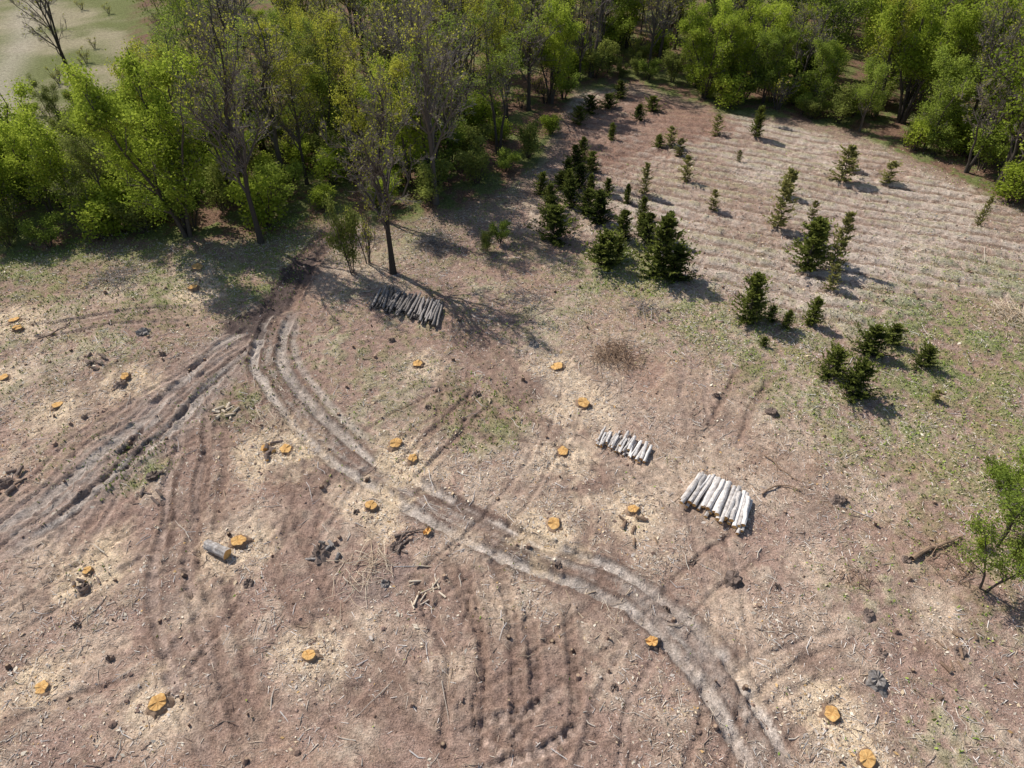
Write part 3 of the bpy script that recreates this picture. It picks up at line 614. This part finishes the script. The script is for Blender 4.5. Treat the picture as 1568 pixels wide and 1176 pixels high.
def brush(name, u, v, rad, n, mat, seed, hh=.5):
    rs = np.random.default_rng(seed); x, y = g(u, v); th = rs.uniform(0, 6.28, n); L = rs.uniform(.4, 1.5, n)*rad/1.3
    c = np.stack([x+rs.normal(size=n)*rad*.4, y+rs.normal(size=n)*rad*.4, hgt(x, y)+np.abs(rs.normal(size=n))*hh*.4+.03], 1)
    D = np.stack([np.cos(th), np.sin(th), rs.normal(size=n)*.2], 1)*L[:, None]/2; s = np.array([-1, -.3, .4, 1])[None, :, None]
    P = c[:, None]+D[:, None]*s+rs.normal(size=(n, 4, 3))*.05; V, Fq = tubes(P, np.tile(np.array([.018, .016, .012, .007]), (n, 1)), 3)
    A = Acc(); A.add(V, Fq, 0, np.repeat(rs.uniform(.2, 1, n), 12)); add_obj(name, A.mesh(name, [mat]))
brush('brush_pile', 942, 545, 1.9, 230, M_stumpbark, 1, .4)
brush('brush_pile', 1550, 482, 2.0, 200, M_cutpale, 2, .6)
brush('brush_pile', 985, 475, 1.8, 60, M_loggrey, 3, .2)
brush('brush_pile', 800, 460, 2.5, 100, M_loggrey, 4, .2)
brush('brush_pile', 665, 375, 2.2, 150, M_loggrey, 5, .4)
brush('brush_pile', 180, 425, 2.4, 120, M_loggrey, 6, .3)
brush('brush_pile', 1310, 890, 1.2, 50, M_stumpbark, 7, .2)
brush('brush_pile', 1465, 860, 1.6, 60, M_stumpbark, 8, .2)
brush('brush_pile', 560, 870, 2.0, 60, M_cutpale, 9, .15)
brush('brush_pile', 420, 640, 1.8, 50, M_cutpale, 10, .15)

# ------------------------------------------------------------ scattered litter
def rand_pts(n, y0=8, y1=66):
    y = rng.uniform(y0, y1, n); w = (y*.743+20)*.748+4; x = rng.uniform(-1, 1, n)*w; return x, y
x, y = rand_pts(170000); cp = samp(chip, x, y); patch = fbm(x*.5, y*.5, 3, 5)
keep = (rng.random(len(x)) < np.clip(cp*.95, 0.05, 1)*sst(.28, .6, patch)) & (y < edge_y(x)-.5); x = x[keep]; y = y[keep]; n = len(x)
z = samp(Z, x, y); th = rng.uniform(0, 6.28, n); L = rng.gamma(2.0, .075, n)+.05; r = rng.uniform(.007, .018, n)*(1+L*.6)
D = np.stack([np.cos(th), np.sin(th), rng.normal(size=n)*.12], 1)*L[:, None]/2; c = np.stack([x, y, z+r+.01], 1)
P = np.stack([c-D, c+D], 1); V, Fq = tubes(P, np.stack([r, r*.6], 1), 3)
pal_ = np.array([[.72, .63, .52], [.60, .48, .37], [.78, .72, .66], [.36, .27, .21], [.20, .145, .12], [.5, .38, .27]])
cc = pal_[rng.choice(6, n, p=[.26, .18, .23, .13, .10, .10])]*rng.uniform(.8, 1.12, (n, 1))
A = Acc(); A.add(V, Fq, 0, .5, np.repeat(cc, 6, 0))
x, y = rand_pts(80000); cp = samp(chip, x, y); keep = (rng.random(len(x)) < cp*sst(.35, .6, fbm(x*.4+9, y*.4, 3, 6))) & (y < edge_y(x)-.5); x = x[keep]; y = y[keep]
for u, v, r_ in STUMPS:
    sx, sy = g(u, v); k = 140; a = rng.uniform(0, 6.28, k); d = np.abs(rng.normal(size=k))*1.0+.35; x = np.append(x, sx+np.cos(a)*d); y = np.append(y, sy+np.sin(a)*d)
n = len(x); z = samp(Z, x, y); nr = norm(rng.normal(size=(n, 3))*.35+np.array([0, 0, 1.])); U = norm(np.cross(nr, rng.normal(size=(n, 3)))); W = np.cross(nr, U); sz = rng.gamma(3, .010, n)[:, None]+.012
V, Fq = quads(np.stack([x, y, z+.025], 1), U*sz*1.4, W*sz*.7)
pal2 = np.array([[.76, .66, .52], [.70, .54, .36], [.62, .40, .18], [.22, .15, .12], [.60, .52, .45]]); cc = pal2[rng.choice(5, n, p=[.32, .25, .06, .16, .21])]*rng.uniform(.8, 1.1, (n, 1))
A.add(V, Fq, 0, .5, np.repeat(cc, 4, 0)); add_obj('wood_debris', A.mesh('wood_debris', [M_debris], usecol=True))
x, y = rand_pts(1000, 9, 55); keep = (y < edge_y(x)-1); x = x[keep]; y = y[keep]; n = len(x); z = samp(Z, x, y); th = rng.uniform(0, 6.28, n); L = rng.gamma(3, .2, n)+.3
D = np.stack([np.cos(th), np.sin(th), rng.normal(size=n)*.05], 1)*L[:, None]; s = np.array([-.5, -.1, .25, .5])[None, :, None]; P = np.stack([x, y, z+.04], 1)[:, None]+D[:, None]*s+rng.normal(size=(n, 4, 3))*np.array([.06, .06, .015])
V, Fq = tubes(P, rng.uniform(.012, .028, n)[:, None]*np.array([[1, .9, .7, .4]]), 4); cc = pal_[rng.choice(6, n, p=[.28, .18, .22, .15, .06, .11])]*.9
A = Acc(); A.add(V, Fq, 0, .5, np.repeat(cc, 16, 0)); add_obj('scattered_sticks', A.mesh('scattered_sticks', [M_debris], usecol=True))
x, y = rand_pts(1900, 9, 60); keep = (y < edge_y(x)-1) & (fbm(x*.3, y*.3, 3, 8) > .44); x = x[keep]; y = y[keep]; n = len(x); z = samp(Z, x, y); r = rng.gamma(1.7, .018, n)+.025
s = np.array([-.2, .35, .9]); P = np.stack([x, y, z], 1)[:, None]+np.array([0, 0, 1.])*(r[:, None, None]*s[None, :, None])+rng.normal(size=(n, 3, 3))*(r*.12)[:, None, None]
V, Fq = tubes(P, r[:, None]*np.array([[1.1, .9, .06]]), 6); V = V+rng.normal(size=V.shape)*.012; cc = np.array([[.24, .165, .13]])*rng.uniform(.6, 1.9, (n, 1))
A = Acc(); A.add(V, Fq, 0, .5, np.repeat(cc, 18, 0)); add_obj('soil_clods', A.mesh('soil_clods', [M_debris], usecol=True))
# cut sapling stubs
x, y = rand_pts(150, 9, 48); n = len(x); z = samp(Z, x, y); r = rng.uniform(.04, .12, n); hh_ = rng.uniform(.08, .26, n); s = np.array([-.3, .6, 1., 1.01])
P = np.stack([x, y, z], 1)[:, None]+np.stack([rng.normal(size=n)*.2, rng.normal(size=n)*.2, np.ones(n)], 1)[:, None]*hh_[:, None, None]*s[None, :, None]
V, Fq = tubes(P, r[:, None]*np.array([[1.3, 1, .9, .05]]), 8); cc = np.array([[.19, .13, .10]])*rng.uniform(.6, 1.8, (n, 1)); ccv = np.repeat(cc[:, None], 32, 1); ccv[:, 24:] = np.array([.5, .36, .23])
A = Acc(); A.add(V, Fq, 0, .5, ccv.reshape(-1, 3)); add_obj('sapling_stubs', A.mesh('sapling_stubs', [M_debris], usecol=True))
x, y = rand_pts(340000, 8, 72); gg = samp(gm, x, y)+samp(belt, x, y)*.16+samp(lit, x, y)*.12+samp(reg, x, y)*.06+.004
keep = rng.random(len(x)) < gg*.68; x = x[keep]; y = y[keep]; n = len(x); z = samp(Z, x, y)
up_ = np.stack([rng.normal(size=n)*.6, rng.normal(size=n)*.6, np.ones(n)], 1); U = norm(up_)*rng.uniform(.04, .12, n)[:, None]; W = norm(np.cross(U, rng.normal(size=(n, 3))))*rng.uniform(.015, .055, n)[:, None]
V, Fq = quads(np.stack([x, y, z+.05], 1), U, W)
cg = np.array([[.21, .31, .06]])+rng.random((n, 1))**1.5*np.array([[.2, .15, .06]]); dry = rng.random(n) < (.28+.5*samp(reg, x, y)); cg[dry] = np.array([.52, .45, .31])
A = Acc(); A.add(V, Fq, 0, .5, np.repeat(cg, 4, 0)); add_obj('grass', A.mesh('grass', [M_grass], usecol=True))

# ------------------------------------------------------------ light, sky, camera
az = math.radians(-51); el = math.radians(47)
sd_ = Vector((math.sin(az)*math.cos(el), math.cos(az)*math.cos(el), math.sin(el)))
L = bpy.data.lights.new('sun', 'SUN'); L.energy = 4.6; L.angle = math.radians(.5); L.color = (1, .955, .89)
so = bpy.data.objects.new('sun', L); so.rotation_euler = sd_.to_track_quat('Z', 'Y').to_euler(); so.location = (0, 0, 80); COL.objects.link(so)
w = bpy.data.worlds.new('World'); sc.world = w; w.use_nodes = True; nt = w.node_tree
sky = nt.nodes.new('ShaderNodeTexSky'); sky.sky_type = 'NISHITA'; sky.sun_disc = False; sky.sun_elevation = el; sky.sun_rotation = az % (2*math.pi)
bg = nt.nodes['Background']; bg.inputs[1].default_value = .105; nt.links.new(sky.outputs[0], bg.inputs[0])
cd = bpy.data.cameras.new('camera'); cam = bpy.data.objects.new('camera', cd); COL.objects.link(cam); sc.camera = cam
cam.location = (0, 0, H); cam.rotation_euler = (math.pi/2-PITCH, 0, 0); cd.sensor_width = 36; cd.lens = 36*F/1568; cd.clip_end = 3000; cd.clip_start = .5
sc.view_settings.view_transform = 'Standard'; sc.view_settings.look = 'None'; sc.view_settings.exposure = 0
print('trees', cnt[0])
